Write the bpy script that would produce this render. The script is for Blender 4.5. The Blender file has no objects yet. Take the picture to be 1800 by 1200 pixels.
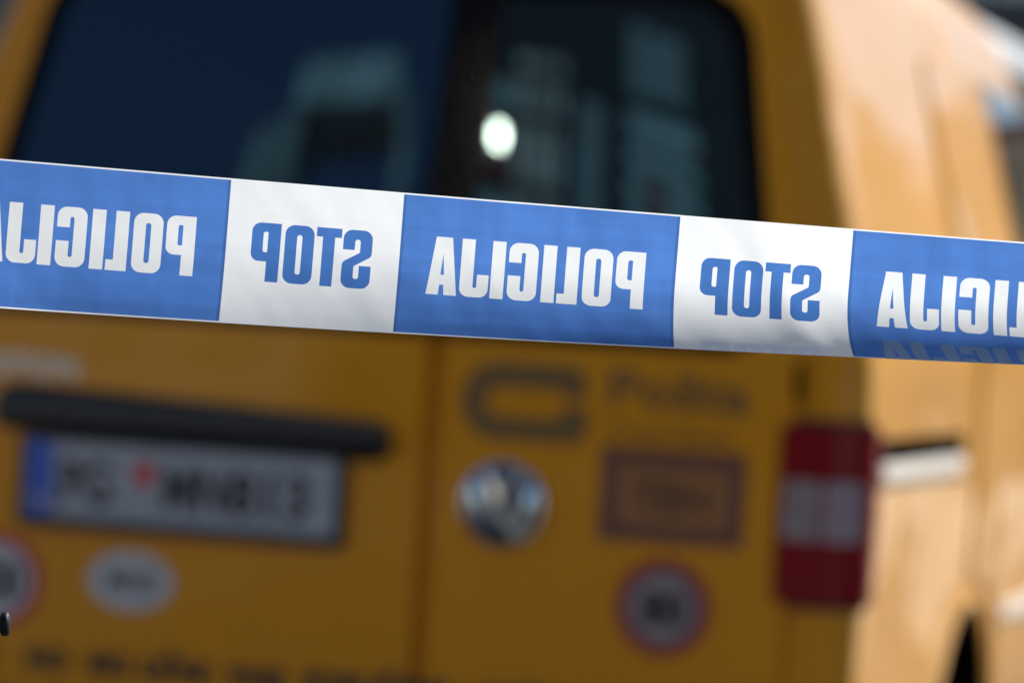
import bpy, bmesh, math, random
from mathutils import Vector, Matrix, noise
from mathutils.geometry import delaunay_2d_cdt
random.seed(7)
S = bpy.context.scene
COL = S.collection

# ------------------------------------------------------------------ camera
TH, ROLL, PITCH = math.radians(16), math.radians(3.4), -math.atan(46 / 6750)
CAM = Vector((2.008, -6.02, 1.15))
F0 = Vector((-math.sin(TH), math.cos(TH), 0)); R0 = Vector((math.cos(TH), math.sin(TH), 0)); U0 = Vector((0, 0, 1))
F = F0 * math.cos(PITCH) + U0 * math.sin(PITCH); U = U0 * math.cos(PITCH) - F0 * math.sin(PITCH)
R = R0 * math.cos(ROLL) + U * math.sin(ROLL); UP = U * math.cos(ROLL) - R0 * math.sin(ROLL)
cd = bpy.data.cameras.new('camera'); cam = bpy.data.objects.new('camera', cd); COL.objects.link(cam)
cam.matrix_world = Matrix(((R.x, UP.x, -F.x, CAM.x), (R.y, UP.y, -F.y, CAM.y), (R.z, UP.z, -F.z, CAM.z), (0, 0, 0, 1)))
cd.sensor_width = 36; cd.lens = 135; cd.clip_start = .05; cd.clip_end = 2000
cd.dof.use_dof = True; cd.dof.focus_distance = 2.136; cd.dof.aperture_fstop = 6.1
S.camera = cam
# ------------------------------------------------------------------ sun, sky, exposure
SUN_EL, SUN_AZ = math.radians(38), math.radians(31)      # azimuth measured from +Y towards +X
sdir = Vector((math.sin(SUN_AZ) * math.cos(SUN_EL), math.cos(SUN_AZ) * math.cos(SUN_EL), math.sin(SUN_EL)))
W = bpy.data.worlds.new('World'); S.world = W; W.use_nodes = True
nt = W.node_tree; nt.nodes.clear()
sky = nt.nodes.new('ShaderNodeTexSky'); sky.sky_type = 'NISHITA'; sky.sun_disc = False
sky.sun_elevation = SUN_EL; sky.sun_rotation = SUN_AZ; sky.dust_density = .3; sky.ozone_density = 3.0
bg = nt.nodes.new('ShaderNodeBackground'); bg.inputs[1].default_value = .067
out = nt.nodes.new('ShaderNodeOutputWorld')
nt.links.new(sky.outputs[0], bg.inputs[0]); nt.links.new(bg.outputs[0], out.inputs[0])
sl = bpy.data.lights.new('sun', 'SUN'); sl.energy = 4.4; sl.angle = math.radians(.53); sl.color = (1, .965, .90)
so = bpy.data.objects.new('sun', sl); COL.objects.link(so); so.location = (20, 30, 30)
so.rotation_euler = (-sdir).to_track_quat('-Z', 'Y').to_euler()
S.view_settings.view_transform = 'Standard'; S.view_settings.look = 'None'
S.view_settings.exposure = .90; S.view_settings.gamma = 1
S.render.engine = 'CYCLES'
S.cycles.use_denoising = True; S.cycles.denoiser = 'OPENIMAGEDENOISE'
S.cycles.sample_clamp_indirect = 60; S.cycles.max_bounces = 8
S.cycles.transparent_max_bounces = 8

# ------------------------------------------------------------------ materials
def mat(name, col, rough=.5, metal=0, coat=0, coat_r=.03, spec=.5, vary=0, vscale=8, bump=0, bscale=20, stretch=(1, 1, 1), coord='Object', rvary=0, bdist=.01):
    m = bpy.data.materials.new(name); m.use_nodes = True
    n = m.node_tree; b = n.nodes['Principled BSDF']
    b.inputs['Base Color'].default_value = (*col, 1); b.inputs['Roughness'].default_value = rough
    b.inputs['Metallic'].default_value = metal; b.inputs['Coat Weight'].default_value = coat
    b.inputs['Coat Roughness'].default_value = coat_r; b.inputs['Specular IOR Level'].default_value = spec
    if vary or bump or rvary:
        tc = n.nodes.new('ShaderNodeTexCoord'); mp = n.nodes.new('ShaderNodeMapping'); mp.inputs['Scale'].default_value = stretch
        n.links.new(tc.outputs[coord], mp.inputs[0])
    if vary or rvary:
        t = n.nodes.new('ShaderNodeTexNoise'); t.inputs['Scale'].default_value = vscale; t.inputs['Detail'].default_value = 6
        n.links.new(mp.outputs[0], t.inputs['Vector'])
    if vary:
        mr = n.nodes.new('ShaderNodeMapRange'); mr.inputs[3].default_value = 1 - vary; mr.inputs[4].default_value = 1 + vary
        mr.inputs[1].default_value = .3; mr.inputs[2].default_value = .7
        mx = n.nodes.new('ShaderNodeMix'); mx.data_type = 'RGBA'; mx.blend_type = 'MULTIPLY'; mx.inputs[0].default_value = 1
        mx.inputs[6].default_value = (*col, 1)
        n.links.new(t.outputs[0], mr.inputs[0]); n.links.new(mr.outputs[0], mx.inputs[7]); n.links.new(mx.outputs[2], b.inputs['Base Color'])
    if rvary:
        m2 = n.nodes.new('ShaderNodeMapRange'); m2.inputs[3].default_value = max(0, rough - rvary); m2.inputs[4].default_value = rough + rvary
        n.links.new(t.outputs[0], m2.inputs[0]); n.links.new(m2.outputs[0], b.inputs['Roughness'])
    if bump:
        t2 = n.nodes.new('ShaderNodeTexNoise'); t2.inputs['Scale'].default_value = bscale; t2.inputs['Detail'].default_value = 3
        bp = n.nodes.new('ShaderNodeBump'); bp.inputs['Strength'].default_value = bump; bp.inputs['Distance'].default_value = bdist
        n.links.new(mp.outputs[0], t2.inputs['Vector']); n.links.new(t2.outputs[0], bp.inputs['Height'])
        n.links.new(bp.outputs[0], b.inputs['Normal'])
        if coat: n.links.new(bp.outputs[0], b.inputs['Coat Normal'])
    return m

# tint of the window coating
G_TINT = (.46, .76, 1, 1)
def film(name, col, trans, tmul, rim=False):
    """thin printed polyethylene: diffuse + translucent + soft gloss, fine stretch marks along and across the film"""
    m = bpy.data.materials.new(name); m.use_nodes = True; n = m.node_tree; n.nodes.clear(); N = n.nodes.new; L = n.links.new
    o = N('ShaderNodeOutputMaterial'); uv = N('ShaderNodeUVMap'); uv.uv_map = 'film'
    def streak(sx, sy, sc, det=3):
        mp = N('ShaderNodeMapping'); mp.inputs['Scale'].default_value = (sx, sy, 1); L(uv.outputs[0], mp.inputs[0])
        t = N('ShaderNodeTexNoise'); t.inputs['Scale'].default_value = sc; t.inputs['Detail'].default_value = det
        L(mp.outputs[0], t.inputs['Vector']); return t.outputs[0]
    a = streak(1, .012, 60); b = streak(.012, 1, 110); c = streak(1, 1, 22, 5)
    s1 = N('ShaderNodeMath'); s1.operation = 'ADD'; L(a, s1.inputs[0]); L(b, s1.inputs[1])
    s2 = N('ShaderNodeMath'); s2.operation = 'ADD'; L(s1.outputs[0], s2.inputs[0]); L(c, s2.inputs[1])
    mr = N('ShaderNodeMapRange'); mr.inputs[1].default_value = 1.05; mr.inputs[2].default_value = 1.95
    mr.inputs[3].default_value = 1 - tmul; mr.inputs[4].default_value = 1 + tmul; L(s2.outputs[0], mr.inputs[0])
    mx = N('ShaderNodeMix'); mx.data_type = 'RGBA'; mx.blend_type = 'MULTIPLY'; mx.inputs[0].default_value = 1
    mx.inputs[6].default_value = (*col, 1); L(mr.outputs[0], mx.inputs[7])
    if rim:   # ink squeezed thicker along the two ends of each printed field
        sp = N('ShaderNodeSeparateXYZ'); L(uv.outputs[0], sp.inputs[0])
        def mth(op, a, b=None):
            q = N('ShaderNodeMath'); q.operation = op
            for i_, w in enumerate((a, b)):
                if w is None: continue
                if isinstance(w, (int, float)): q.inputs[i_].default_value = w
                else: L(w, q.inputs[i_])
            return q.outputs[0]
        fr = mth('FRACT', mth('ADD', mth('DIVIDE', sp.outputs[0], .25), 4.)); d1 = mth('ABSOLUTE', mth('SUBTRACT', fr, .003)); d2 = mth('ABSOLUTE', mth('SUBTRACT', fr, .6125))
        mn = mth('MINIMUM', d1, d2); mr2 = N('ShaderNodeMapRange'); mr2.inputs[1].default_value = .0015; mr2.inputs[2].default_value = .005
        mr2.inputs[3].default_value = .72; mr2.inputs[4].default_value = 1; L(mn, mr2.inputs[0])
        mx2 = N('ShaderNodeMix'); mx2.data_type = 'RGBA'; mx2.blend_type = 'MULTIPLY'; mx2.inputs[0].default_value = 1
        L(mx.outputs[2], mx2.inputs[6]); L(mr2.outputs[0], mx2.inputs[7]); mx = mx2
    p = N('ShaderNodeBsdfPrincipled'); p.inputs['Roughness'].default_value = .33; p.inputs['Specular IOR Level'].default_value = .45
    L(mx.outputs[2], p.inputs['Base Color'])
    tr = N('ShaderNodeBsdfTranslucent'); L(mx.outputs[2], tr.inputs[0])
    ms = N('ShaderNodeMixShader'); ms.inputs[0].default_value = trans
    bp = N('ShaderNodeBump'); bp.inputs['Strength'].default_value = .35; bp.inputs['Distance'].default_value = .0004
    L(s2.outputs[0], bp.inputs['Height']); L(bp.outputs[0], p.inputs['Normal'])
    L(p.outputs[0], ms.inputs[1]); L(tr.outputs[0], ms.inputs[2]); L(ms.outputs[0], o.inputs[0])
    return m

M = dict(
    paint=mat('yellow_paint', (.70, .262, .0018), .5, spec=.15, coat=.42, coat_r=.035, vary=.05, vscale=3, bump=.16, bscale=2.6, bdist=.012),
    sidepaint=mat('yellow_side_paint', (.62, .275, .006), .45, spec=.25, coat=.6, coat_r=.05, vary=.05, vscale=2, bump=.6, bscale=1.0, bdist=.10, stretch=(1, 1.3, 1.2)),
    seam=mat('dark_gap', (.006, .005, .004), 1, spec=0),
    glass=mat('tinted_glass', (.003, .006, .010), .012, spec=.8),
    sideglass=mat('side_window_glass', (.004, .006, .006), .03, spec=.25),
    ceramic=mat('black_ceramic_border', (.002, .002, .003), .12, spec=.1),
    black=mat('black_plastic', (.010, .012, .016), .45, bump=.2, bscale=300, bdist=.0005, vary=.2, vscale=30),
    rubber=mat('tyre_rubber', (.012, .012, .012), .8, bump=.3, bscale=80, bdist=.002),
    chrome=mat('chrome', (.75, .78, .82), .12, metal=1),
    silver=mat('silver_print', (.42, .42, .44), .3, metal=.6),
    alu=mat('brushed_rail', (.88, .80, .70), .34, metal=.35, vary=.08, vscale=20, stretch=(1, .1, 8)),
    red=mat('red_lens', (.22, .001, .005), .2, spec=.2, coat=.2, bump=.15, bscale=60, bdist=.002),
    clear=mat('clear_lens', (.30, .235, .235), .2, spec=.3, coat=.3, vary=.25, vscale=30, bump=.2, bscale=50, bdist=.002),
    reflector=mat('pale_reflector', (.32, .25, .29), .2, spec=.3),
    plate=mat('plate_white', (.33, .35, .41), .35, vary=.06, vscale=20),
    ink=mat('black_ink', (.012, .012, .016), .5),
    blueband=mat('plate_blue', (.002, .085, .50), .35),
    crest=mat('red_crest', (.62, .03, .02), .45),
    brown=mat('brown_print', (.085, .05, .012), .4, coat=.6),
    brown2=mat('logo_print', (.17, .082, .012), .4, coat=.6),
    label=mat('faded_red_label', (.17, .050, .024), .5, coat=.3, vary=.08),
    labelin=mat('faded_orange_label', (.33, .12, .028), .5, coat=.3, vary=.08),
    labelink=mat('faded_label_ink', (.08, .03, .010), .5),
    stick=mat('sticker_white', (.50, .49, .52), .45, vary=.06),
    stickdim=mat('sticker_faded_white', (.30, .24, .25), .45, vary=.06),
    stickred=mat('sticker_red', (.52, .008, .03), .45),
    stickreddim=mat('sticker_faded_red', (.34, .030, .012), .45),
    stickmauve=mat('sticker_faded_purple', (.22, .055, .075), .45),
    steel=mat('black_steel', (.006, .006, .007), .55, spec=.2),
    galv=mat('galvanised', (.35, .36, .37), .45, metal=.7, vary=.15),
    asphalt=mat('asphalt', (.085, .082, .078), .9, vary=.25, vscale=2, bump=.4, bscale=90, bdist=.01),
    paving=mat('paving', (.19, .18, .165), .8, vary=.15, vscale=1.5, bump=.2, bscale=40, bdist=.005),
    palepave=mat('pale_reflecting_paving', (.52, .47, .40), .8, vary=.2, vscale=1.2, bump=.2, bscale=40, bdist=.005),
    plaster=mat('pale_plaster', (.50, .52, .52), .85, vary=.1, vscale=1.2, bump=.2, bscale=30),
    cream=mat('cream_plaster', (.55, .47, .36), .85, vary=.1, vscale=1.2, bump=.2, bscale=30),
    slate=mat('dark_cladding', (.022, .023, .025), .6, vary=.2, vscale=2),
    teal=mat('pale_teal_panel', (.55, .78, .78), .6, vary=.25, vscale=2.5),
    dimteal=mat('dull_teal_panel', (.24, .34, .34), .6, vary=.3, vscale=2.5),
    midteal=mat('mid_teal_panel', (.38, .54, .54), .6, vary=.45, vscale=1.6),  # teal between the pale and the dull one, uneven in tone
    minib=mat('minibus_white', (.78, .80, .82), .4, coat=.5),
    beige=mat('pale_beige_panel', (.75, .80, .70), .7, vary=.3, vscale=2.5),
    roofred=mat('red_roof_tile', (.25, .07, .04), .8, vary=.2),
    frame=mat('white_frame', (.7, .7, .7), .4),
    pane=mat('window_pane', (.012, .016, .02), .06, spec=.7),
    awning=mat('white_awning', (.75, .80, .86), .7, vary=.05),
    mirror=mat('glint_mirror', (1, .80, .54), .22, metal=1),  # warm metal for the added glint reflector
    white=film('white_film', (.89, .905, .92), .56, .035),
    blue=film('blue_print', (.082, .215, .60), .56, .20, True),
    letterw=film('white_letter_film', (.84, .86, .87), .56, .02),
    letterb=film('blue_letter_print', (.066, .19, .53), .56, .12),
    ghost=film('ghost_show_through', (.42, .52, .62), .50, .05),
    ghostw=film('ghost_letter_on_white', (.83, .86, .91), .55, .02),
)

M['glass'].node_tree.nodes['Principled BSDF'].inputs['Specular Tint'].default_value = G_TINT
# ------------------------------------------------------------------ object helpers
def empty(name, loc, label=None, cat=None, group=None, rot=None):
    o = bpy.data.objects.new(name, None); COL.objects.link(o)
    m = Matrix.Translation(loc) if rot is None else Matrix.Translation(loc) @ rot.to_4x4()
    o.matrix_world = m; o['_m'] = 0; del o['_m']
    INV[o.name] = m.inverted()
    tag(o, label, cat, group); return o
INV = {}
def tag(o, label=None, cat=None, group=None, kind=None):
    if label: o['label'] = label
    if cat: o['category'] = cat
    if group: o['group'] = group
    if kind: o['kind'] = kind
    return o
def link(name, me, m=None, parent=None, local=False):
    """mesh coordinates are world metres unless local=True; the parent chain starts at an empty"""
    o = bpy.data.objects.new(name, me); COL.objects.link(o)
    if m is not None:
        me.materials.clear(); me.materials.append(m)
    if parent is not None:
        o.parent = parent
        root = parent
        while root.parent: root = root.parent
        if parent is root and not local and root.name in INV: o.matrix_parent_inverse = INV[root.name]
    return o
def from_bm(name, bm, m, parent=None, smooth=True, local=False):
    me = bpy.data.meshes.new(name); bm.to_mesh(me); bm.free()
    if smooth:
        for p in me.polygons: p.use_smooth = True
        me.set_sharp_from_angle(angle=math.radians(40))
    return link(name, me, m, parent, local)
def box(bm, x0, x1, y0, y1, z0, z1, bev=0):
    r = bmesh.ops.create_cube(bm, size=1)
    for v in r['verts']:
        v.co = Vector(((x0 + x1) / 2 + v.co.x * (x1 - x0), (y0 + y1) / 2 + v.co.y * (y1 - y0), (z0 + z1) / 2 + v.co.z * (z1 - z0)))
    if bev:
        es = list({e for v in r['verts'] for e in v.link_edges})
        bmesh.ops.bevel(bm, geom=es, offset=bev, segments=3, profile=.5, affect='EDGES')
def bxo(name, m, parent, *a, bev=0):
    bm = bmesh.new(); box(bm, *a, bev=bev); return from_bm(name, bm, m, parent)
def lathe(bm, prof, mtx, n=40):
    rings = []
    for r, h in prof:
        rings.append([bm.verts.new(mtx @ Vector((r * math.cos(2 * math.pi * i / n), r * math.sin(2 * math.pi * i / n), h))) for i in range(n)])
    for a, b in zip(rings, rings[1:]):
        for i in range(n): bm.faces.new((a[i], a[(i + 1) % n], b[(i + 1) % n], b[i]))
    for rg in (rings[0], rings[-1]):
        try: bm.faces.new(rg)
        except Exception: pass
    bmesh.ops.recalc_face_normals(bm, faces=bm.faces)

# ---- flat outlines -> cut into cells -> mapped on a curved surface
def rounded(pts, seg=7):
    """pts: (x, y[, r]) corners -> outline with rounded corners"""
    out = []; n = len(pts)
    for i, p in enumerate(pts):
        r = p[2] if len(p) > 2 else 0
        c = Vector(p[:2])
        if r <= 0: out.append(c); continue
        a = Vector(pts[i - 1][:2]) - c; b = Vector(pts[(i + 1) % n][:2]) - c
        la, lb = a.length, b.length; a.normalize(); b.normalize()
        ang = a.angle(b)
        if ang > 3.13: out.append(c); continue
        d = min(r / math.tan(ang / 2), la * .5, lb * .5); rr = d * math.tan(ang / 2)
        p0, p1 = c + a * d, c + b * d
        ctr = c + (a + b).normalized() * (rr / math.sin(ang / 2))
        v0, v1 = p0 - ctr, p1 - ctr; t = v0.angle(v1)
        if t < 1e-4: out += [p0, p1]; continue
        for k in range(seg + 1):
            f = k / seg
            out.append(ctr + (v0 * math.sin((1 - f) * t) + v1 * math.sin(f * t)) / math.sin(t))
    return [(q.x, q.y) for q in out]
def rrect(x0, y0, x1, y1, r, seg=7): return rounded([(x0, y0, r), (x1, y0, r), (x1, y1, r), (x0, y1, r)], seg)
def ellipse(cx, cy, a, b, n=40): return [(cx + a * math.cos(2 * math.pi * i / n), cy + b * math.sin(2 * math.pi * i / n)) for i in range(n)]
def fill2d(loops, du, dv):
    bm = bmesh.new()
    flat, edges = [], []
    for l in loops:
        b0 = len(flat); flat += [Vector((x, y)) for x, y in l]; edges += [(b0 + i, b0 + (i + 1) % len(l)) for i in range(len(l))]
    r_ = delaunay_2d_cdt(flat, edges, [], 0, 1e-7)
    vs = [bm.verts.new((v.x, v.y, 0)) for v in r_[0]]
    def inside(p):
        c = False
        for l in loops:
            j = len(l) - 1
            for i in range(len(l)):
                (xi, yi), (xj, yj) = l[i], l[j]
                if (yi > p.y) != (yj > p.y) and p.x < (xj - xi) * (p.y - yi) / (yj - yi) + xi: c = not c
                j = i
        return c
    for f in r_[2]:
        if inside(sum((r_[0][i] for i in f), Vector((0, 0))) / len(f)):
            bm.faces.new([vs[i] for i in f])
    bmesh.ops.delete(bm, geom=[v for v in bm.verts if not v.link_faces], context='VERTS')
    bmesh.ops.recalc_face_normals(bm, faces=bm.faces)
    return cut(bm, du, dv)
def cut(bm, du, dv):
    xs = [v.co.x for v in bm.verts]; ys = [v.co.y for v in bm.verts]
    def go(lo, hi, st, ax):
        if not st: return
        k = math.floor(lo / st) + 1
        while k * st < hi - 1e-7:
            co = Vector((0, 0, 0)); no = Vector((0, 0, 0)); co[ax] = k * st + 1e-6; no[ax] = 1
            bmesh.ops.bisect_plane(bm, geom=bm.verts[:] + bm.edges[:] + bm.faces[:], plane_co=co, plane_no=no, dist=1e-7)
            k += 1
    go(min(xs), max(xs), du, 0); go(min(ys), max(ys), dv, 1)
    return bm
def mapped(name, bm, fn, m, parent=None, top=0, base=None, local=False, uv=False):
    """fn(u, v, off) -> point; base: skirt down to that offset (thickness)"""
    uvs = {}
    if uv:
        lay = bm.loops.layers.uv.new('film')
        for f in bm.faces:
            for l in f.loops: l[lay].uv = (l.vert.co.x, l.vert.co.y)
    src = [(v, v.co.x, v.co.y) for v in bm.verts]
    nrm = []
    e = 1e-3 if not uv else 2e-4
    for v, x, y in src:
        p = Vector(fn(x, y, top))
        a = Vector(fn(x + e, y, top)) - Vector(fn(x - e, y, top)); b = Vector(fn(x, y + e, top)) - Vector(fn(x, y - e, top))
        q = a.cross(b); 
        nrm.append(q.normalized() if q.length > 0 else Vector((0, 0, 1))); v.co = p
    if base is not None:
        bd = [ed for ed in bm.edges if len(ed.link_faces) == 1]; low = {}
        pos = {v: (x, y) for v, x, y in src}
        for ed in bd:
            for v in ed.verts:
                if v not in low: low[v] = bm.verts.new(Vector(fn(*pos[v], base)))
        for ed in bd:
            a, b = ed.verts
            try: bm.faces.new((a, b, low[b], low[a]))
            except ValueError: pass
    me = bpy.data.meshes.new(name); bm.to_mesh(me); nv = len(src); bm.free()
    for p in me.polygons: p.use_smooth = base is None
    if base is None:
        # orient faces with the surface normal, then use the exact normals
        flips = [p.index for p in me.polygons if p.normal.dot(nrm[p.vertices[0]]) < 0]
        if flips and len(flips) > len(me.polygons) / 2: nrm = [-q for q in nrm]
        me.normals_split_custom_set_from_vertices(nrm)
    else:
        for p in me.polygons: p.use_smooth = True
        me.set_sharp_from_angle(angle=math.radians(35))
    return link(name, me, m, parent, local)
def text_bm(s, size, bold=0, sx=1, align='LEFT', shear=0):
    c = bpy.data.curves.new('t', 'FONT'); c.body = s; c.size = size; c.offset = bold; c.align_x = align; c.resolution_u = 3; c.shear = shear
    o = bpy.data.objects.new('t', c); COL.objects.link(o)
    dg = bpy.context.evaluated_depsgraph_get(); me = bpy.data.meshes.new_from_object(o.evaluated_get(dg))
    bm = bmesh.new(); bm.from_mesh(me)
    bpy.data.objects.remove(o); bpy.data.curves.remove(c); bpy.data.meshes.remove(me)
    for v in bm.verts: v.co.x *= sx
    return bm

# ------------------------------------------------------------------ the ground
bm = bmesh.new(); bmesh.ops.create_grid(bm, x_segments=1, y_segments=1, size=400)
tag(from_bm('ground', bm, M['paving'], smooth=False), kind='structure')
bm = bmesh.new(); box(bm, -3.2, 2.6, -60, 60, -.02, .004)
tag(from_bm('road', bm, M['asphalt'], smooth=False), kind='structure')

bm = bmesh.new(); box(bm, 2.602, 12, 2.5, 29, -.02, .12)  # unseen pale strip, added to reflect cream into the van's side
tag(from_bm('reflecting_pavement', bm, M['palepave'], smooth=False), kind='structure')
# ------------------------------------------------------------------ houses round the street
def window(parent, cx, y, z0, w, h, face, frm='frame', src=[]):
    s = face   # +1 looks towards +Y, -1 towards -Y
    key = (w, h, s, frm)
    if key not in WIN:
        bm = bmesh.new(); t = .07
        for a in ((-w/2, -w/2+t, 0, h), (w/2-t, w/2, 0, h), (-w/2+t, w/2-t, 0, t), (-w/2+t, w/2-t, h-t, h), (-t/2, t/2, t, h-t)):
            box(bm, a[0], a[1], -.05, .05, a[2], a[3])
        box(bm, -w/2-.08, w/2+.08, -.1, .1, -.09, -.002)
        f = bpy.data.meshes.new('window'); bm.to_mesh(f); bm.free(); f.materials.append(M[frm])
        bm = bmesh.new(); box(bm, -w/2+t-.005, w/2-t+.005, -.012, .012, t-.005, h-t+.005)
        g = bpy.data.meshes.new('pane'); bm.to_mesh(g); bm.free(); g.materials.append(M['pane'])
        WIN[key] = (f, g)
    f, g = WIN[key]
    o = bpy.data.objects.new('window', f); COL.objects.link(o); o.parent = parent
    o.location = Vector((cx, y + .03 * s, z0)) - parent.location
    p = bpy.data.objects.new('pane', g); COL.objects.link(p); p.parent = o
    return o
WIN = {}
def house(name, x0, x1, y, depth, h, face, wallm, label, cols, floors, w=1.1, wh=1.5, first=3.6, fh=3.1, roofm='roofred', cat='building', skip=()):
    yb = y - depth * face
    root = empty(name, ((x0 + x1) / 2, y, 0), label, cat)
    bm = bmesh.new(); box(bm, x0, x1, min(y, yb), max(y, yb), 0, h)
    from_bm('wall', bm, M[wallm], root, smooth=False)
    bm = bmesh.new(); box(bm, x0 - .3, x1 + .3, min(y, yb) - .3, max(y, yb) + .3, h + .002, h + .28)
    from_bm('cornice', bm, M['cream'], root)
    bm = bmesh.new(); box(bm, x0 + .1, x1 - .1, min(y, yb) + .1, max(y, yb) - .1, h + .283, h + .6)
    from_bm('roof', bm, M[roofm], root)
    for i in range(floors):
        for j in range(cols):
            if (i, j) in skip: continue
            cx = x0 + (x1 - x0) * (j + .5) / cols; z = first + i * fh
            window(root, cx, y + .02 * face, z, w, wh, face)
    return root
ahead = house('shop_house', -30, -.2, 18, 8, 12, -1, 'plaster', 'pale house with awnings seen past the roof of the yellow van', 9, 3, first=4.1)
# white awnings, each sloping forwards over the shop fronts
for x in (-26, -20.4, -14.8, -10.2, -2.6):
    bm = bmesh.new()
    a = [bm.verts.new(c) for c in ((x - 2, 17.9, 3.32), (x + 2, 17.9, 3.32), (x + 2, 16.5, 2.98), (x - 2, 16.5, 2.98))]
    b = [bm.verts.new(v.co + Vector((0, 0, -.03))) for v in a]
    d = [bm.verts.new(v.co + Vector((0, -.002, -.22))) for v in a[2:]]
    bm.faces.new(a); bm.faces.new(b[::-1])
    for i in range(4): bm.faces.new((a[i], a[(i + 1) % 4], b[(i + 1) % 4], b[i]))
    bm.faces.new((a[3], a[2], d[0], d[1]))
    from_bm('awning', bm, M['awning' if x < -5 else 'slate'], ahead, smooth=False)
    bxo('shop_window', M['pane'], ahead, x - 1.9, x + 1.9, 17.93, 17.97, .6, 2.7)
house('unseen_low_house', 1.2, 4.2, 30, 8, 4.7, -1, 'cream', 'unseen low cream house added ahead of the yellow van for its side reflections', 2, 1, first=1.6)  # out of view, added so wall and sky break up the van-side reflections
house('unseen_grey_house', 5.3, 16, 30, 8, 5.6, -1, 'plaster', 'unseen taller grey house added right of the low cream one for the same reflections', 4, 1, first=2.2)  # second unseen house, added to vary those reflections
house('side_house', 11, 19, -4, 14, 9, -1, 'cream', 'cream house on the sunny side of the street beside the yellow van', 4, 2)
# behind the photographer, mirrored in the rear glass of the van
lo = house('roof_terrace_house', -17, -8.2, -22, 9, 14.4, 1, 'cream', 'sunlit cream house mirrored in the left rear window of the van', 5, 4, first=1.6)
bm = bmesh.new()
box(bm, -10.2, -8.45, -22.9, -21.9, 16.14, 16.62); box(bm, -8.45, -8.35, -22.9, -22.6, 15.0, 16.118)
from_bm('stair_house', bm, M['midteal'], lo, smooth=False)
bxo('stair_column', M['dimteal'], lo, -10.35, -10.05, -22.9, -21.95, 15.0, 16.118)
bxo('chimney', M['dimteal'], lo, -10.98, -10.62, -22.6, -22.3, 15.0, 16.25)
hi = empty('dark_tower', (-2, -22, 0), 'dark clad tower with pale balcony panels mirrored in the right rear window of the van', 'building')
bm = bmesh.new(); box(bm, -7.0, 5, -32, -22, 0, 20.5); from_bm('wall', bm, M['slate'], hi, smooth=False)
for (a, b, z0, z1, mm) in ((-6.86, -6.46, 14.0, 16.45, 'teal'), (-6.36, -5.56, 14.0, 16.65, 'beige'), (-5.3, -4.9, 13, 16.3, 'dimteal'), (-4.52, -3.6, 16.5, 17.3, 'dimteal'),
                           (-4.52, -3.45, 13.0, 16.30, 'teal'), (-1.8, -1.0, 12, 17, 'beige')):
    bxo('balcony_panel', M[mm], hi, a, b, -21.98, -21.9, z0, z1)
for z in (14.35, 14.8, 15.25, 16.0, 16.4):
    bxo('balcony_rail', M['slate'], hi, -6.88, -5.5, -21.88, -21.84, z, z + .08)
for x in (-6.6, -6.12, -5.92, -5.72):
    bxo('balcony_post', M['slate'], hi, x, x + .04, -21.885, -21.845, 14.0, 16.6)
for z in (15.0, 15.35, 15.7, 16.0):
    bxo('balcony_rail', M['slate'], hi, -4.55, -3.42, -21.88, -21.84, z, z + .06)
bxo('flower_box', M['roofred'], hi, -6.80, -6.25, -21.86, -21.76, 15.32, 15.52)
bxo('red_door', M['roofred'], hi, -4.2, -3.98, -21.89, -21.85, 14.6, 15.75)
# added reflector, tilted so that it throws a sun glint into the rear glass
gp = Vector((-6.49, -21.7, 15.66)); p_glass = Vector((.22, .09, 1.446)); to_v = (p_glass - gp).normalized()
hv = (to_v + sdir).normalized(); q = hv.to_track_quat('Z', 'X')
bm = bmesh.new(); bmesh.ops.create_cube(bm, size=1)
for v in bm.verts: v.co = Vector((v.co.x * .15, v.co.y * .10, v.co.z * .02))
for v in bm.verts: v.co = (q @ v.co) + gp
from_bm('glint_reflector', bm, M['mirror'], hi, smooth=False)
bxo('glint_bracket', M['galv'], hi, gp.x - .03, gp.x + .03, -21.9, -21.75, 15.60, 15.68)  # stub holding the added glint reflector

# ------------------------------------------------------------------ the yellow van
van = empty('delivery_van', (0, 2.2, 0), 'yellow delivery van with twin rear doors, number plate and stickers, blurred behind the tape', 'van')
HW = [(.20, .80), (.30, .845), (.45, .868), (.60, .872), (.95, .874), (1.12, .872), (1.22, .850), (1.324, .818), (1.414, .790), (1.506, .765), (1.60, .741), (1.70, .712), (1.77, .690), (1.82, .668), (1.865, .635), (1.895, .56), (1.915, .45), (1.925, .25)]
def lerp(tab, z):
    if z <= tab[0][0]: return tab[0][1]
    for (a, va), (b, vb) in zip(tab, tab[1:]):
        if z <= b: return va + (vb - va) * (z - a) / (b - a)
    return tab[-1][1]
RY = [(.20, .10), (.30, .03), (.42, .0), (1.06, .0), (1.10, .004), (1.14, .014), (1.70, .166), (1.77, .19), (1.82, .22), (1.865, .28), (1.895, .38), (1.915, .48), (1.925, .6)]
FY = [(.20, 4.25), (.35, 4.38), (.75, 4.36), (.88, 4.22), (1.0, 3.75), (1.05, 3.5), (1.12, 3.38), (1.70, 2.78), (1.80, 2.66), (1.86, 2.54), (1.90, 2.35), (1.925, 2.0)]
RC = .06
def rear_pt(s, z, off=0):
    hw = lerp(HW, z); ry = lerp(RY, z); sg = 1 if s >= 0 else -1; a = abs(s); c = hw - RC
    bul = .022
    if a <= c:
        x, y, n = a, ry + bul * (a / c) ** 2, (0, -1)
    else:
        t = (a - c) / RC
        if t <= math.pi / 2: x, y, n = c + RC * math.sin(t), ry + bul + RC * (1 - math.cos(t)), (math.sin(t), -math.cos(t))
        else: x, y, n = hw, ry + bul + RC + (a - c - RC * math.pi / 2), (1, 0)
    return Vector((sg * (x + n[0] * off), y + n[1] * off, z))
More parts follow.
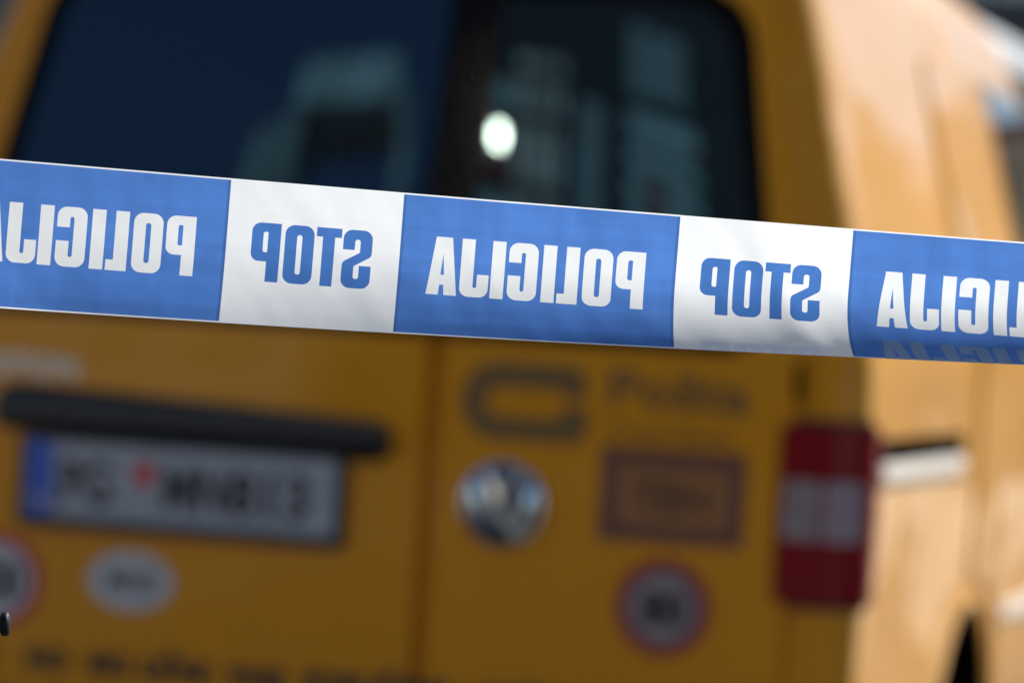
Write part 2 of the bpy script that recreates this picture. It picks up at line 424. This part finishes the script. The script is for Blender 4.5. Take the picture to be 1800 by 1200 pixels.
def side_pt(y, z, off=0, sg=1): return Vector((sg * (lerp(HW, z) + off), y, z))
def ring(z):
    hw = lerp(HW, z); fy = lerp(FY, z); ry = lerp(RY, z); c = hw - RC; pts = []
    for i in range(9): pts.append(rear_pt(c * i / 8, z, -.018 if i < 8 and .45 < z < 1.8 else 0))
    for i in range(1, 9): pts.append(rear_pt(c + RC * math.pi / 2 * i / 8, z))
    y0 = ry + .022 + RC; y1 = fy - .45
    for i in range(1, 22): pts.append(Vector((hw, y0 + (y1 - y0) * i / 22, z)))
    for i in range(13):
        t = math.pi / 2 * i / 12; pts.append(Vector((hw * math.cos(t) ** .55, y1 + .45 * math.sin(t) ** .8, z)))
    return pts
bm = bmesh.new(); zs = [.20, .25, .30, .38, .45, .55, .65, .75, .82, .88, .94, 1.0, 1.05, 1.08, 1.12, 1.17, 1.22, 1.27, 1.324, 1.37, 1.414, 1.46, 1.506, 1.55, 1.60, 1.65, 1.70, 1.735, 1.77, 1.795, 1.82, 1.845, 1.865, 1.88, 1.895, 1.906, 1.915, 1.925]
prev = None
for z in zs:
    r = ring(z); full = r + [Vector((-p.x, p.y, p.z)) for p in r[-2:0:-1]]
    vs = [bm.verts.new(p) for p in full]
    if prev:
        for i in range(len(vs)): bm.faces.new((prev[i], prev[(i + 1) % len(vs)], vs[(i + 1) % len(vs)], vs[i]))
    else: bm.faces.new(vs[::-1])
    prev = vs
bm.faces.new(prev); bmesh.ops.recalc_face_normals(bm, faces=bm.faces)
body = from_bm('body', bm, M['paint'], van)
AX = (1.12, 3.62)
bm = bmesh.new()
for y in AX:
    for sg in (-1, 1):
        lathe(bm, [(.345, .56), (.345, 1.1)], Matrix.Translation((0, y, .315)) @ Matrix.Rotation(sg * math.pi / 2, 4, 'Y'), 48)
me = bpy.data.meshes.new('c'); bm.to_mesh(me); bm.free(); me.materials.append(M['seam'])
cutter = bpy.data.objects.new('c', me); COL.objects.link(cutter); cutter.matrix_world = Matrix()
bpy.context.view_layer.update()
md = body.modifiers.new('b', 'BOOLEAN'); md.object = cutter; md.operation = 'DIFFERENCE'; md.solver = 'EXACT'; md.material_mode = 'TRANSFER'
dg = bpy.context.evaluated_depsgraph_get(); nm = bpy.data.meshes.new_from_object(body.evaluated_get(dg))
body.modifiers.clear(); body.data = nm; bpy.data.objects.remove(cutter)
nm.materials.append(M['sidepaint']); si = len(nm.materials) - 1
for p in nm.polygons:
    if abs(p.normal.x) > .6 and p.material_index == 0: p.material_index = si
nm.set_sharp_from_angle(angle=math.radians(40))
# arch lips
for sg in (-1, 1):
    for y in AX:
        bm = bmesh.new(); rings = []
        for i in range(41):
            a = math.pi * (i / 40) * 1.06 - .03 * math.pi
            rr = []
            for (r_, o_) in ((.344, .001), (.345, .004), (.350, .008), (.372, .006), (.395, -.004)):
                z = .315 + r_ * math.sin(a); yy = y + r_ * math.cos(a)
                rr.append(bm.verts.new(side_pt(yy, z, o_, sg)))
            rings.append(rr)
        for a, b in zip(rings, rings[1:]):
            for k in range(4): bm.faces.new((a[k], a[k + 1], b[k + 1], b[k]))
        from_bm('wheel_arch', bm, M['sidepaint'], van)
# wheels
for sg in (-1, 1):
    for y in AX:
        mt = Matrix.Translation((sg * .70, y, .315)) @ Matrix.Rotation(sg * math.pi / 2, 4, 'Y')
        bm = bmesh.new(); lathe(bm, [(.20, -.09), (.27, -.10), (.305, -.085), (.315, -.05), (.315, .05), (.305, .085), (.27, .10), (.20, .09), (.19, .0), (.20, -.09)], mt, 48)
        wh = from_bm('wheel', bm, M['rubber'], van)
        bm = bmesh.new(); lathe(bm, [(.19, -.06), (.205, .085), (.195, .088), (.16, .045), (.07, .06), (.03, .075), (.001, .076)], mt, 40)
        rm = from_bm('rim', bm, M['silver'], wh)
# rear doors: skins standing 6 mm proud with window openings, gaps show the dark seal behind
def fn_rear(u, v, o): return rear_pt(u, v, o)
def edge_x(z): return lerp([(.5, .755), (1.08, .757), (1.15, .775), (1.22, .772), (1.324, .745), (1.506, .695), (1.70, .645), (1.76, .61)], z)
def door(x0s, x1, sgn, wx):
    # outer edge follows the pillar
    ed = [(edge_x(z) * sgn, z) for z in (.47, .75, 1.06, 1.09, 1.15, 1.22, 1.324, 1.414, 1.506, 1.60, 1.69)]
    top = [(.60 * sgn, 1.757), (x1, 1.757)]
    outer = [(x1, .465)] + ed + [(.635 * sgn, 1.735)] + top
    bm = fill2d([outer, wx], .035, .028)
    d = mapped('rear_door', bm, fn_rear, M['paint'], van, top=.0065, base=-.018)
    return d
WL = rounded([(.080, 1.155, .04), (-.655, 1.155, .07), (-.585, 1.665, .09), (.080, 1.665, .03)])
WR = rounded([(.232, 1.155, .04), (.695, 1.155, .07), (.590, 1.675, .10), (.232, 1.675, .03)])
dl = door(0, .140, -1, WL); dr = door(0, .172, 1, WR)
for dd in (dl,): dd['label'] = 'wider left rear door carrying the number plate'
dr['label'] = 'narrower right rear door carrying the round chrome badge'
def glassp(door_o, outl, border):
    bm = fill2d([outl], .03, .025); g = mapped('rear_window', bm, fn_rear, M['ceramic'], van, top=.0075, base=.0)
    bm = fill2d([border], .03, .025); mapped('pane', bm, fn_rear, M['glass'], g, top=.0095, base=.0076)
    return g
    return o
GL = rounded([(.138, 1.106, .01), (-.716, 1.106, .08), (-.626, 1.715, .10), (.138, 1.715, .01)])
GLi = rounded([(.100, 1.150, .02), (-.670, 1.150, .07), (-.590, 1.69, .09), (.100, 1.69, .02)])
GR = rounded([(.1745, 1.106, .01), (.722, 1.106, .08), (.606, 1.715, .12), (.1745, 1.715, .01)])
GRi = rounded([(.192, 1.150, .02), (.685, 1.150, .07), (.570, 1.68, .10), (.192, 1.68, .02)])
g1 = glassp(dl, GL, GLi); g2 = glassp(dr, GR, GRi)
# black rubber between the two panes
bm = fill2d([rrect(.1385, 1.108, .1740, 1.712, .004)], .02, .03); mapped('window_gasket', bm, fn_rear, M['ceramic'], van, top=.0072, base=-.018)
# grip strip above the plate
bm = fill2d([rounded([(-.618, .910, .03), (.086, .893, .034), (.092, .962, .032), (-.612, .990, .035)])], .02, .012)
def grip(u, v, o):
    k = max(0, 1 - ((v - .942) / .044) ** 2)
    return rear_pt(u, v, .007 + (o if o <= 0 else .030 * math.sqrt(max(k, .02))))
mapped('door_grip', bm, grip, M['black'], van, top=.03, base=0)
# number plate
def fnp(u, v, o): return rear_pt(u, v, .0075) + Vector((0, -o, 0))
bm = fill2d([rrect(-.567, .748, .017, .905, .012)], .03, .03); pl = mapped('number_plate', bm, fnp, M['black'], van, top=.014, base=0)
bm = fill2d([rrect(-.552, .768, .002, .893, .006)], .03, .03); mapped('plate_face', bm, fnp, M['plate'], pl, top=.016, base=.0141)
bm = fill2d([rrect(-.550, .769, -.502, .892, .004)], .03, .03); mapped('blue_band', bm, fnp, M['blueband'], pl, top=.0172, base=.0162)
def put(txt, size, x, z, m, parent, name='lettering', bold=0, sx=1, off=.0078, fn=fn_rear, align='LEFT', shear=0, du=.02):
    bm = text_bm(txt, size, bold, sx, align, shear)
    for v in bm.verts: v.co.x += x; v.co.y += z
    cut(bm, du, du); return mapped(name, bm, fn, m, parent, top=off)
put('MNE', .024, -.545, .785, M['plate'], pl, bold=.0006, off=.0178, fn=fnp, sx=.75)
put('PG', .102, -.492, .793, M['ink'], pl, bold=.003, off=.0172, fn=fnp, sx=.78)
put('MN', .098, -.305, .795, M['ink'], pl, bold=.0035, off=.0172, fn=fnp, sx=.78)
put('813', .102, -.185, .793, M['ink'], pl, bold=.0032, off=.0172, fn=fnp, sx=.95)
bm = fill2d([rounded([(-.354, .838, .004), (-.337, .824, .004), (-.320, .838, .004), (-.320, .868, .004), (-.354, .868, .004)])], .02, .02)
mapped('crest', bm, fnp, M['crest'], pl, top=.0176, base=.0165)
# badge lettering above the grip, upper left
for ch, x in zip('4MOTION', (-.712, -.680, -.640, -.602, -.570, -.555, -.512)):
    put(ch, .050, x, 1.000, M['silver'], van, 'badge_letter', bold=.0025, off=.009, sx=1.0)
# round emblem with V over W
ec = (.287, .842)
def emb(r, h, segs, m, name, parent, prof):
    bm = bmesh.new()
    lathe(bm, prof, Matrix.Translation(rear_pt(ec[0], ec[1], .006)) @ Matrix.Rotation(math.pi / 2, 4, 'X'), 48)
    return from_bm(name, bm, m, parent)
M['emb'] = mat('emblem_blue_grey', (.09, .115, .16), .18, metal=.75)
em = emb(0, 0, 0, M['emb'], 'emblem', van, [(.062, 0), (.062, .010), (.05, .018), (.03, .023), (.001, .025)])
emb(0, 0, 0, M['chrome'], 'emblem_ring', em, [(.058, 0), (.069, 0), (.071, .010), (.069, .017), (.064, .020), (.060, .014), (.059, .004)])
def dome(u, v, o):
    du, dv = u - ec[0], v - ec[1]; r = math.hypot(du, dv)
    return rear_pt(ec[0], ec[1], .006) + Vector((du, -(.026 - .014 * (r / .062) ** 2) - o, dv))
def stroke(pts, w):
    L, Rr = [], []
    for i, p in enumerate(pts):
        p = Vector(p); a = (p - Vector(pts[i - 1])).normalized() if i else None; b = (Vector(pts[i + 1]) - p).normalized() if i < len(pts) - 1 else None
        if a is None: a = b
        if b is None: b = a
        n = Vector((-(a + b).y, (a + b).x)).normalized(); k = w / 2 / max(.35, n.dot(Vector((-a.y, a.x))))
        L.append(p + n * k); Rr.append(p - n * k)
    return [(q.x + ec[0], q.y + ec[1]) for q in L + Rr[::-1]]
for nmn, pts in (('letter', [(-.030, .052), (-.001, .005), (.030, .052)]), ('letter', [(-.052, .028), (-.024, -.048), (0, -.006), (.024, -.048), (.052, .028)])):
    bm = fill2d([stroke(pts, .011)], .01, .01); mapped(nmn, bm, dome, M['chrome'], em, top=.004, base=-.002)
# printed post-horn logo and words on the right door
lg = rounded([(.412, 1.020, .006), (.412, 1.074, .035), (.204, 1.074, .06), (.204, .946, .06), (.418, .946, .06), (.418, 1.006, .006), (.372, 1.006, .006), (.372, .986, .012), (.247, .986, .02), (.247, 1.032, .02), (.372, 1.032, .01), (.376, 1.020, .004)])
bm = fill2d([lg], .02, .02); mapped('horn_logo', bm, fn_rear, M['brown2'], van, top=.0078)
put('Pošta', .086, .446, 1.014, M['brown2'], van, bold=.0022, sx=1.24)
put('Crne Gore', .037, .452, .962, M['brown2'], van, bold=.0006, sx=1.2)
# faded framed label
bm = fill2d([rrect(.443, .796, .684, .950, .004)], .04, .04); lb = mapped('faded_label', bm, fn_rear, M['label'], van, top=.0076)
bm = fill2d([rrect(.478, .826, .656, .918, .003)], .04, .04); mapped('label_field', bm, fn_rear, M['labelin'], lb, top=.0080)
put('TEH', .066, .500, .848, M['labelink'], lb, bold=.0022, off=.0084, sx=1.05)
# round 80 stickers
def sticker(cx, cz, txt, faded):
    bm = fill2d([ellipse(cx, cz, .080, .080)], .04, .04); s = mapped('speed_sticker', bm, fn_rear, M['stickreddim' if faded else 'stickred'], van, top=.0076)
    if faded:
        bm = fill2d([ellipse(cx, cz, .068, .068)], .04, .04); mapped('sticker_band', bm, fn_rear, M['stickmauve'], s, top=.0079)
    bm = fill2d([ellipse(cx, cz, .055 if faded else .062, .055 if faded else .062)], .04, .04); mapped('sticker_field', bm, fn_rear, M['stickdim' if faded else 'stick'], s, top=.0082)
    put(txt, .078 if faded else .090, cx + .001, cz - (.028 if faded else .032), M['ink'], s, bold=.0035, off=.0086, align='CENTER', sx=.98)
    s['label'] = 'round red-rimmed sticker reading 80 beside the oval' if not faded else 'faded round sticker reading 80 below the framed label'
sticker(-.598, .652, '80', False); sticker(.560, .694, '80', True)
bm = fill2d([ellipse(-.357, .668, .078, .050)], .04, .04); ov = mapped('oval_sticker', bm, fn_rear, M['stick'], van, top=.0077)
put('MNE', .046, -.357, .652, M['labelink'] if 0 else M['ink'], ov, bold=.0008, off=.0082, align='CENTER', sx=.95)
# line of printed letters along the lower edge
for wd, x in (('NA', -.700), ('I', -.612), ('NO', -.540), ('MO', -.425), ('LIČNI', -.330), ('VAM', -.175), ('PORUČENE', -.040), ('POŠTE', .270)):
    put(wd, .050, x, .508, M['ink'], van, bold=.003, sx=.98)
# body crease and right-hand seam details
bxo('hinge', M['seam'], van, .752, .764, .008, .02, 1.04, 1.10, bev=.003)
# tail lamps
def lamp(sg):
    f = lambda u, v, o: Vector((sg * rear_pt(u, v, o).x, rear_pt(u, v, o).y, v))
    bm = fill2d([rrect(.725, .708, .905, 1.014, .018)], .012, .03); l = mapped('tail_lamp', bm, f, M['black'], van, top=.006, base=0)
    bm = fill2d([rrect(.737, .718, .900, 1.004, .012), rrect(.745, .818, .806, .915, .006)[::-1], rrect(.812, .818, .868, .915, .006)[::-1]], .012, .02)
    mapped('red_lens', bm, f, M['red'], l, top=.016, base=.006)
    for (a, b, c, d), mm in (((.7455, .8185, .8055, .9145), 'clear'), ((.8125, .8185, .8675, .9145), 'reflector')):
        bm = fill2d([rrect(a, b, c, d, .006)], .012, .02); mapped('clear_lens', bm, f, M[mm], l, top=.015, base=.006)
lamp(1); lamp(-1)
# side of the van: sliding-door rail, door skins, moulding, glass, mirrors
for sg in (1, -1):
    fs = (lambda s: (lambda u, v, o: side_pt(u, v, o, s)))(sg)
    bm = fill2d([rrect(.125, .905, .97, .984, .012)], .1, .02); rl = mapped('door_rail', bm, fs, M['seam'], van, top=.002, base=0)
    bm = fill2d([rounded([(.135, .910, .02), (.940, .909, .01), (.940, .944, .01), (.135, .944, .02)])], .1, .01)
    def fr(u, v, o, s=sg):
        k = max(0., 1 - ((v - .927) / .019) ** 2); return side_pt(u, v, .002 + (o and .008 * math.sqrt(k) + .001), s)
    mapped('rail_bar', bm, fr, M['alu'], rl, top=1, base=0)
    # sliding door and front door
    bm = fill2d([rounded([(1.14, 1.02, .01), (1.14, 1.05, .01), (1.14, 1.69, .05), (1.79, 1.69, .04), (1.79, .44, .04), (1.52, .44, .02), (1.48, .52), (1.44, .60), (1.36, .67), (1.26, .70), (1.14, .71)])], .08, .04)
    mapped('sliding_door', bm, fs, M['sidepaint'], van, top=.006, base=0)
    bm = fill2d([rounded([(1.81, .44, .04), (1.81, 1.70, .04), (2.70, 1.67, .05), (3.22, 1.09, .04), (3.22, .44, .06)])], .08, .04)
    mapped('front_door', bm, fs, M['sidepaint'], van, top=.006, base=0)
    bm = fill2d([rounded([(1.86, 1.13, .05), (1.86, 1.69, .05), (2.66, 1.665, .07), (3.05, 1.13, .04)])], .06, .04)
    mapped('side_window', bm, fs, M['sideglass'], van, top=.009, base=.006)
    bm = fill2d([rrect(1.50, .612, 3.15, .642, .008)], .15, .01)
    mapped('side_moulding', bm, fs, M['alu'], van, top=.014, base=.006)
    bm = bmesh.new(); box(bm, *(sorted((sg * .93, sg * 1.10))), 2.98, 3.08, 1.10, 1.30, bev=.03)
    box(bm, *(sorted((sg * .86, sg * .94))), 3.0, 3.05, 1.12, 1.16)
    from_bm('wing_mirror', bm, M['black'], van)
bm = fill2d([rounded([(-.68, 1.13, .06), (.68, 1.13, .06), (.60, 1.70, .08), (-.60, 1.70, .08)])], .08, .04)
def ws(u, v, o):
    hw = lerp(HW, v); a = min(.999, abs(u) / hw); c = a ** (1 / .55); s_ = math.sqrt(max(0, 1 - c * c)) ** .8
    return Vector((u, lerp(FY, v) - .45 + .45 * s_ + o, v))
mapped('windscreen', bm, ws, M['glass'], van, top=.012, base=0)
# bumper
bm = fill2d([rrect(-.90, .24, .90, .455, .03)], .012, .03); mapped('rear_bumper', bm, fn_rear, M['black'], van, top=.045, base=0)

# ------------------------------------------------------------------ white minibus parked further up the street
mb = empty('minibus', (-2, 12.5, 0), 'white minibus parked ahead, its sunny roof edge just visible beyond the yellow van', 'minibus')
bm = bmesh.new(); box(bm, -3.0, -.9, 9.5, 15.6, .35, 2.66, bev=.08); from_bm('body', bm, M['minib'], mb)
for y in (9.9, 11.35, 12.8, 14.25):
    for x0, x1 in ((-.899, -.885), (-3.015, -3.001)):
        bxo('side_window', M['pane'], mb, x0, x1, y, y + 1.3, 1.55, 2.50, bev=.004)
bxo('rear_window', M['pane'], mb, -2.8, -1.1, 9.485, 9.499, 1.55, 2.5, bev=.004)
for y in (10.7, 14.4):
    for sg in (-1, 1):
        mt = Matrix.Translation((-1.95 + sg * .98, y, .36)) @ Matrix.Rotation(sg * math.pi / 2, 4, 'Y')
        bm = bmesh.new(); lathe(bm, [(.22, -.09), (.34, -.09), (.36, -.05), (.36, .05), (.34, .09), (.22, .09), (.20, .04), (.05, .05), (.001, .05)], mt, 32); from_bm('wheel', bm, M['rubber'], mb)
# ------------------------------------------------------------------ barrier tape, seen from its back
K = .3165e-3                       # metres per photo pixel at the tape
W0 = 258.0                         # film width in those pixels
DIST = 2.136
def PX(px, py, d): return CAM + (F + R * ((px - 900) / 6750) + UP * ((600 - py) / 6750)) * DIST + F * d
org = PX(711, 339, 0)
rot = Matrix(((R.x, F.x, UP.x), (R.y, F.y, UP.y), (R.z, F.z, UP.z)))
tape = empty('barrier_tape', org, 'blue and white police barrier tape stretched across the picture, its lettering mirrored', 'tape', rot=rot)
def sinx(a): return math.sin(a) / a if a > 1e-4 else 1
def solve(ratio):
    lo_, hi_ = 0, 2.4
    for _ in range(24):
        m_ = (lo_ + hi_) / 2
        if sinx(m_) > ratio: lo_ = m_
        else: hi_ = m_
    return lo_
ACH = {}; S0 = 110
def kap(x): return 1 - .05 * max(0, min(1, (x - 200) / 1400))
def curl(px):
    k = round(px / 4)
    if k not in ACH:
        x = k * 4; yt = 281.5 + .0810 * x; xx = min(max(x, 0), 1900); yb = 540 + .0687 * x - 7e-6 * xx * xx
        h = (yb - yt) / kap(x); ACH[k] = solve(min(.9999, (h - S0) / (W0 - S0)))
    return ACH[k]
def alpha(px):
    k = math.floor(px / 4); f = px / 4 - k
    ACH.setdefault
    return curl(k * 4) * (1 - f) + curl((k + 1) * 4) * f
def smooth_noise(u, v):
    return noise.noise(Vector((u * 9, v * 14, 3.1))) * .0022 + noise.noise(Vector((u * 30 + v * 22, v * 9, 8.7))) * .0009 + noise.noise(Vector((u * 70 - v * 55, v * 12, 1.7))) * .00022
def tp(u, v, o):
    """u: metres along the tape from the left edge of the middle blue field, v: metres down from the top edge"""
    s = v / K; px = 711 + u / K * .9967; yt = 281.5 + .0810 * px; a = alpha(px); s0 = S0
    if s <= s0 or a < 1e-3: yy, dd, an = s, 0., 0.
    else:
        L = W0 - s0; q_ = s - s0; an = a * q_ / L; rad = L / a
        yy = s0 + rad * math.sin(an); dd = -rad * (1 - math.cos(an))
    yy *= kap(px)
    g = max(0, min(1, (px - 1000) / 500)); t = max(0, min(1, (s - 120) / 140))
    xx = px - .0785 * yy + g * 14 * t * t
    dep = dd * K + smooth_noise(u, v) - .22 * (u - .09) ** 2 + .0010 * math.exp(-((u - .205 - .45 * (v - .02)) / .010) ** 2) + .004 * math.sin(u * 7 + .6) * (v / .08 - .3)
    return Vector(((xx - 711) * K, dep + o, -(yt + yy - 339) * K))
UL, UR = -.300, .470
H = .0817
def tpart(name, loops_or_bm, m, off=0, cells=(.005, .0028)):
    bm = loops_or_bm if isinstance(loops_or_bm, bmesh.types.BMesh) else fill2d(loops_or_bm, *cells)
    for co, no in ((UL, -1), (UR, 1)):
        bmesh.ops.bisect_plane(bm, geom=bm.verts[:] + bm.edges[:] + bm.faces[:], plane_co=(co, 0, 0), plane_no=(no, 0, 0), clear_outer=True)
    if not bm.faces: bm.free(); return None
    return mapped(name, bm, tp, m, tape, top=off, local=True, uv=True)
# glyphs in millimetres, 33 high, reading direction
G = {
 'P': (16, [[(0, 0), (7.1, 0), (7.1, 11.4), (16, 11.4, 5), (16, 33, 5), (0, 33)], [(7.0, 16.6, .6), (9.6, 16.6, 1.2), (9.6, 28, 1.2), (7.0, 28, .6)]]),
 'O': (16.1, [[(0, 0, 5.2), (16.1, 0, 5.2), (16.1, 33, 5.2), (0, 33, 5.2)], [(6.6, 5.4, 1.4), (9.5, 5.4, 1.4), (9.5, 27.6, 1.4), (6.6, 27.6, 1.4)]]),
 'L': (11.4, [[(0, 0), (11.4, 0), (11.4, 5.9), (7.4, 5.9), (7.4, 33), (0, 33)]]),
 'I': (7.4, [[(0, 0), (7.4, 0), (7.4, 33), (0, 33)]]),
 'C': (16.3, [[(16.3, 14.2), (16.3, 0, 5.2), (0, 0, 5.2), (0, 33, 5.2), (16.3, 33, 5.2), (16.3, 21.7), (9.3, 21.7), (9.3, 27.6, 1.2), (7.1, 27.6, 1.1), (7.1, 5.4, 1.1), (9.3, 5.4, 1.2), (9.3, 14.2)]]),
 'J': (15.9, [[(0, 13.2), (0, 0, 5), (15.9, 0, 5), (15.9, 33), (8.6, 33), (8.6, 5.4, 1), (6.5, 5.4, 1), (6.5, 13.2)]]),
 'A': (17, [[(0, 0), (7, 0), (7.55, 5.9), (9.75, 5.9), (10.2, 0), (17, 0), (13.1, 33), (4.1, 33)], [(7.6, 11.6), (9.6, 11.6), (8.65, 24)]]),
 'S': (16.2, [[(16.2, 21.7), (16.2, 33, 5), (0, 33, 5), (0, 18.5, 3.5), (9.6, 12.6, 1.2), (9.6, 5.4, 1.3), (6.6, 5.4, 1.3), (6.6, 13), (0, 13), (0, 0, 5), (16.2, 0, 5), (16.2, 14.6, 3.5), (6.6, 20.4, 1.2), (6.6, 27.6, 1.3), (9.6, 27.6, 1.3), (9.6, 21.7)]]),
 'T': (13.9, [[(0, 27.8), (0, 33), (13.9, 33), (13.9, 27.8), (10.4, 27.8), (10.4, 0), (3.7, 0), (3.7, 27.8)]]),
}
def glyph(ch, x_left, top, vs=1.0, shear=0):
    """outline loops in tape metres, mirrored left-right; x_left = left edge as the photo shows it"""
    w, loops = G[ch]; out = []
    for l in loops:
        r_ = rounded(l, 9) if any(len(p) > 2 for p in l) else [p[:2] for p in l]
        out.append([(x_left + (w - x + shear * (33 - y)) / 1000, top + (33 - y) * vs / 1000) for x, y in r_])
    return out
BLUE = [('A', 16.0), ('J', 34.4), ('I', 51.5), ('C', 60.9), ('I', 79.9), ('L', 88.7), ('O', 102.7), ('P', 120.8)]
STOP = [('P', 13.8), ('O', 32.2), ('T', 49.5), ('S', 64.4)]
LT = .0231
E_ = .0009
for k in range(-2, 3):
    u0 = k * .250
    for lst, a, b, fm, lm, nmn in ((BLUE, u0, u0 + .154, M['blue'], M['letterw'], 'blue_field'), (STOP, u0 + .154, u0 + .250, M['white'], M['letterb'], 'white_field')):
        if b < UL or a > UR: continue
        gl = [glyph(c, a + x / 1000, LT) for c, x in lst]
        top, bot = (E_, H - E_) if nmn == 'blue_field' else (0, H)
        outer = [(a, top), (b, top), (b, bot), (a, bot)]
        tpart(nmn, [outer] + [g[0] for g in gl], fm)
        # inner islands of letters belong to the field colour again
        for (c, x), g in zip(lst, gl):
            tpart('letter', g, lm)
            for hole in g[1:]: tpart('letter_counter', [hole], fm)
        if nmn == 'blue_field':
            tpart('white_edge', [[(a, 0), (b, 0), (b, E_), (a, E_)]], M['white'])
            tpart('white_edge', [[(a, H - E_), (b, H - E_), (b, H), (a, H)]], M['white'])
# letters showing through the lip at the lower right, painted as a faint row
def ghosts(lst, u0, gm, z0, lim):
    for c, x in lst:
        lp = glyph(c, u0 + x / 1000 * .985, 0, 1, 0)
        w = G[c][0]
        out_ = []
        for l in lp: out_.append([(px_ + .35 * (py_ / .033) * .006, z0 + py_ * .62) for px_, py_ in l])
        bm = fill2d(out_, .005, .002)
        bmesh.ops.bisect_plane(bm, geom=bm.verts[:] + bm.edges[:] + bm.faces[:], plane_co=(0, lim, 0), plane_no=(0, 1, 0), clear_outer=True)
        if bm.faces: tpart('ghost_letter', bm, gm, off=-.00012)
        else: bm.free()
ghosts(BLUE, .249, M['ghost'], .0655, H)
ghosts(STOP, .154, M['ghostw'], .0745, H)
# posts carrying the tape, just outside the picture
def post(px, label, knob):
    base = PX(px, 460, .0); x, y = base.x, base.y
    root = empty('barrier_post', (x, y, 0), label, 'post', 'posts holding the tape')
    bm = bmesh.new(); lathe(bm, [(.018, .012), (.018, 1.27), (.0175, 1.275), (.001, 1.278)], Matrix.Translation((x, y, 0)), 32); from_bm('pole', bm, M['steel'], root)
    bm = bmesh.new(); lathe(bm, [(.16, .0045), (.16, .014), (.15, .018), (.03, .024), (.02, .03)], Matrix.Translation((x, y, 0)), 40); from_bm('foot', bm, M['steel'], root)
    if knob:
        a = PX(-100, 1096, 0); b = PX(0, 1096, 0); dirn = (b - a).normalized(); m4 = dirn.to_track_quat('Z', 'Y').to_matrix().to_4x4()
        bm = bmesh.new(); lathe(bm, [(.0045, 0), (.0045, (b - a).length + .0006)], Matrix.Translation(a) @ m4, 24); from_bm('bolt', bm, M['steel'], root)
        bm = bmesh.new(); lathe(bm, [(.0040, .0002), (.0058, .0006), (.0066, .0012), (.0068, .0022), (.0068, .0040), (.0062, .0048), (.0045, .0056), (.001, .0059)], Matrix.Translation(b) @ m4, 6 if 0 else 28); from_bm('knob', bm, M['steel'], root)
    return root
post(-170, 'black steel barrier post at the left edge, only its black knob showing', True)
post(2160, 'black steel barrier post just beyond the right edge, out of the picture', False)
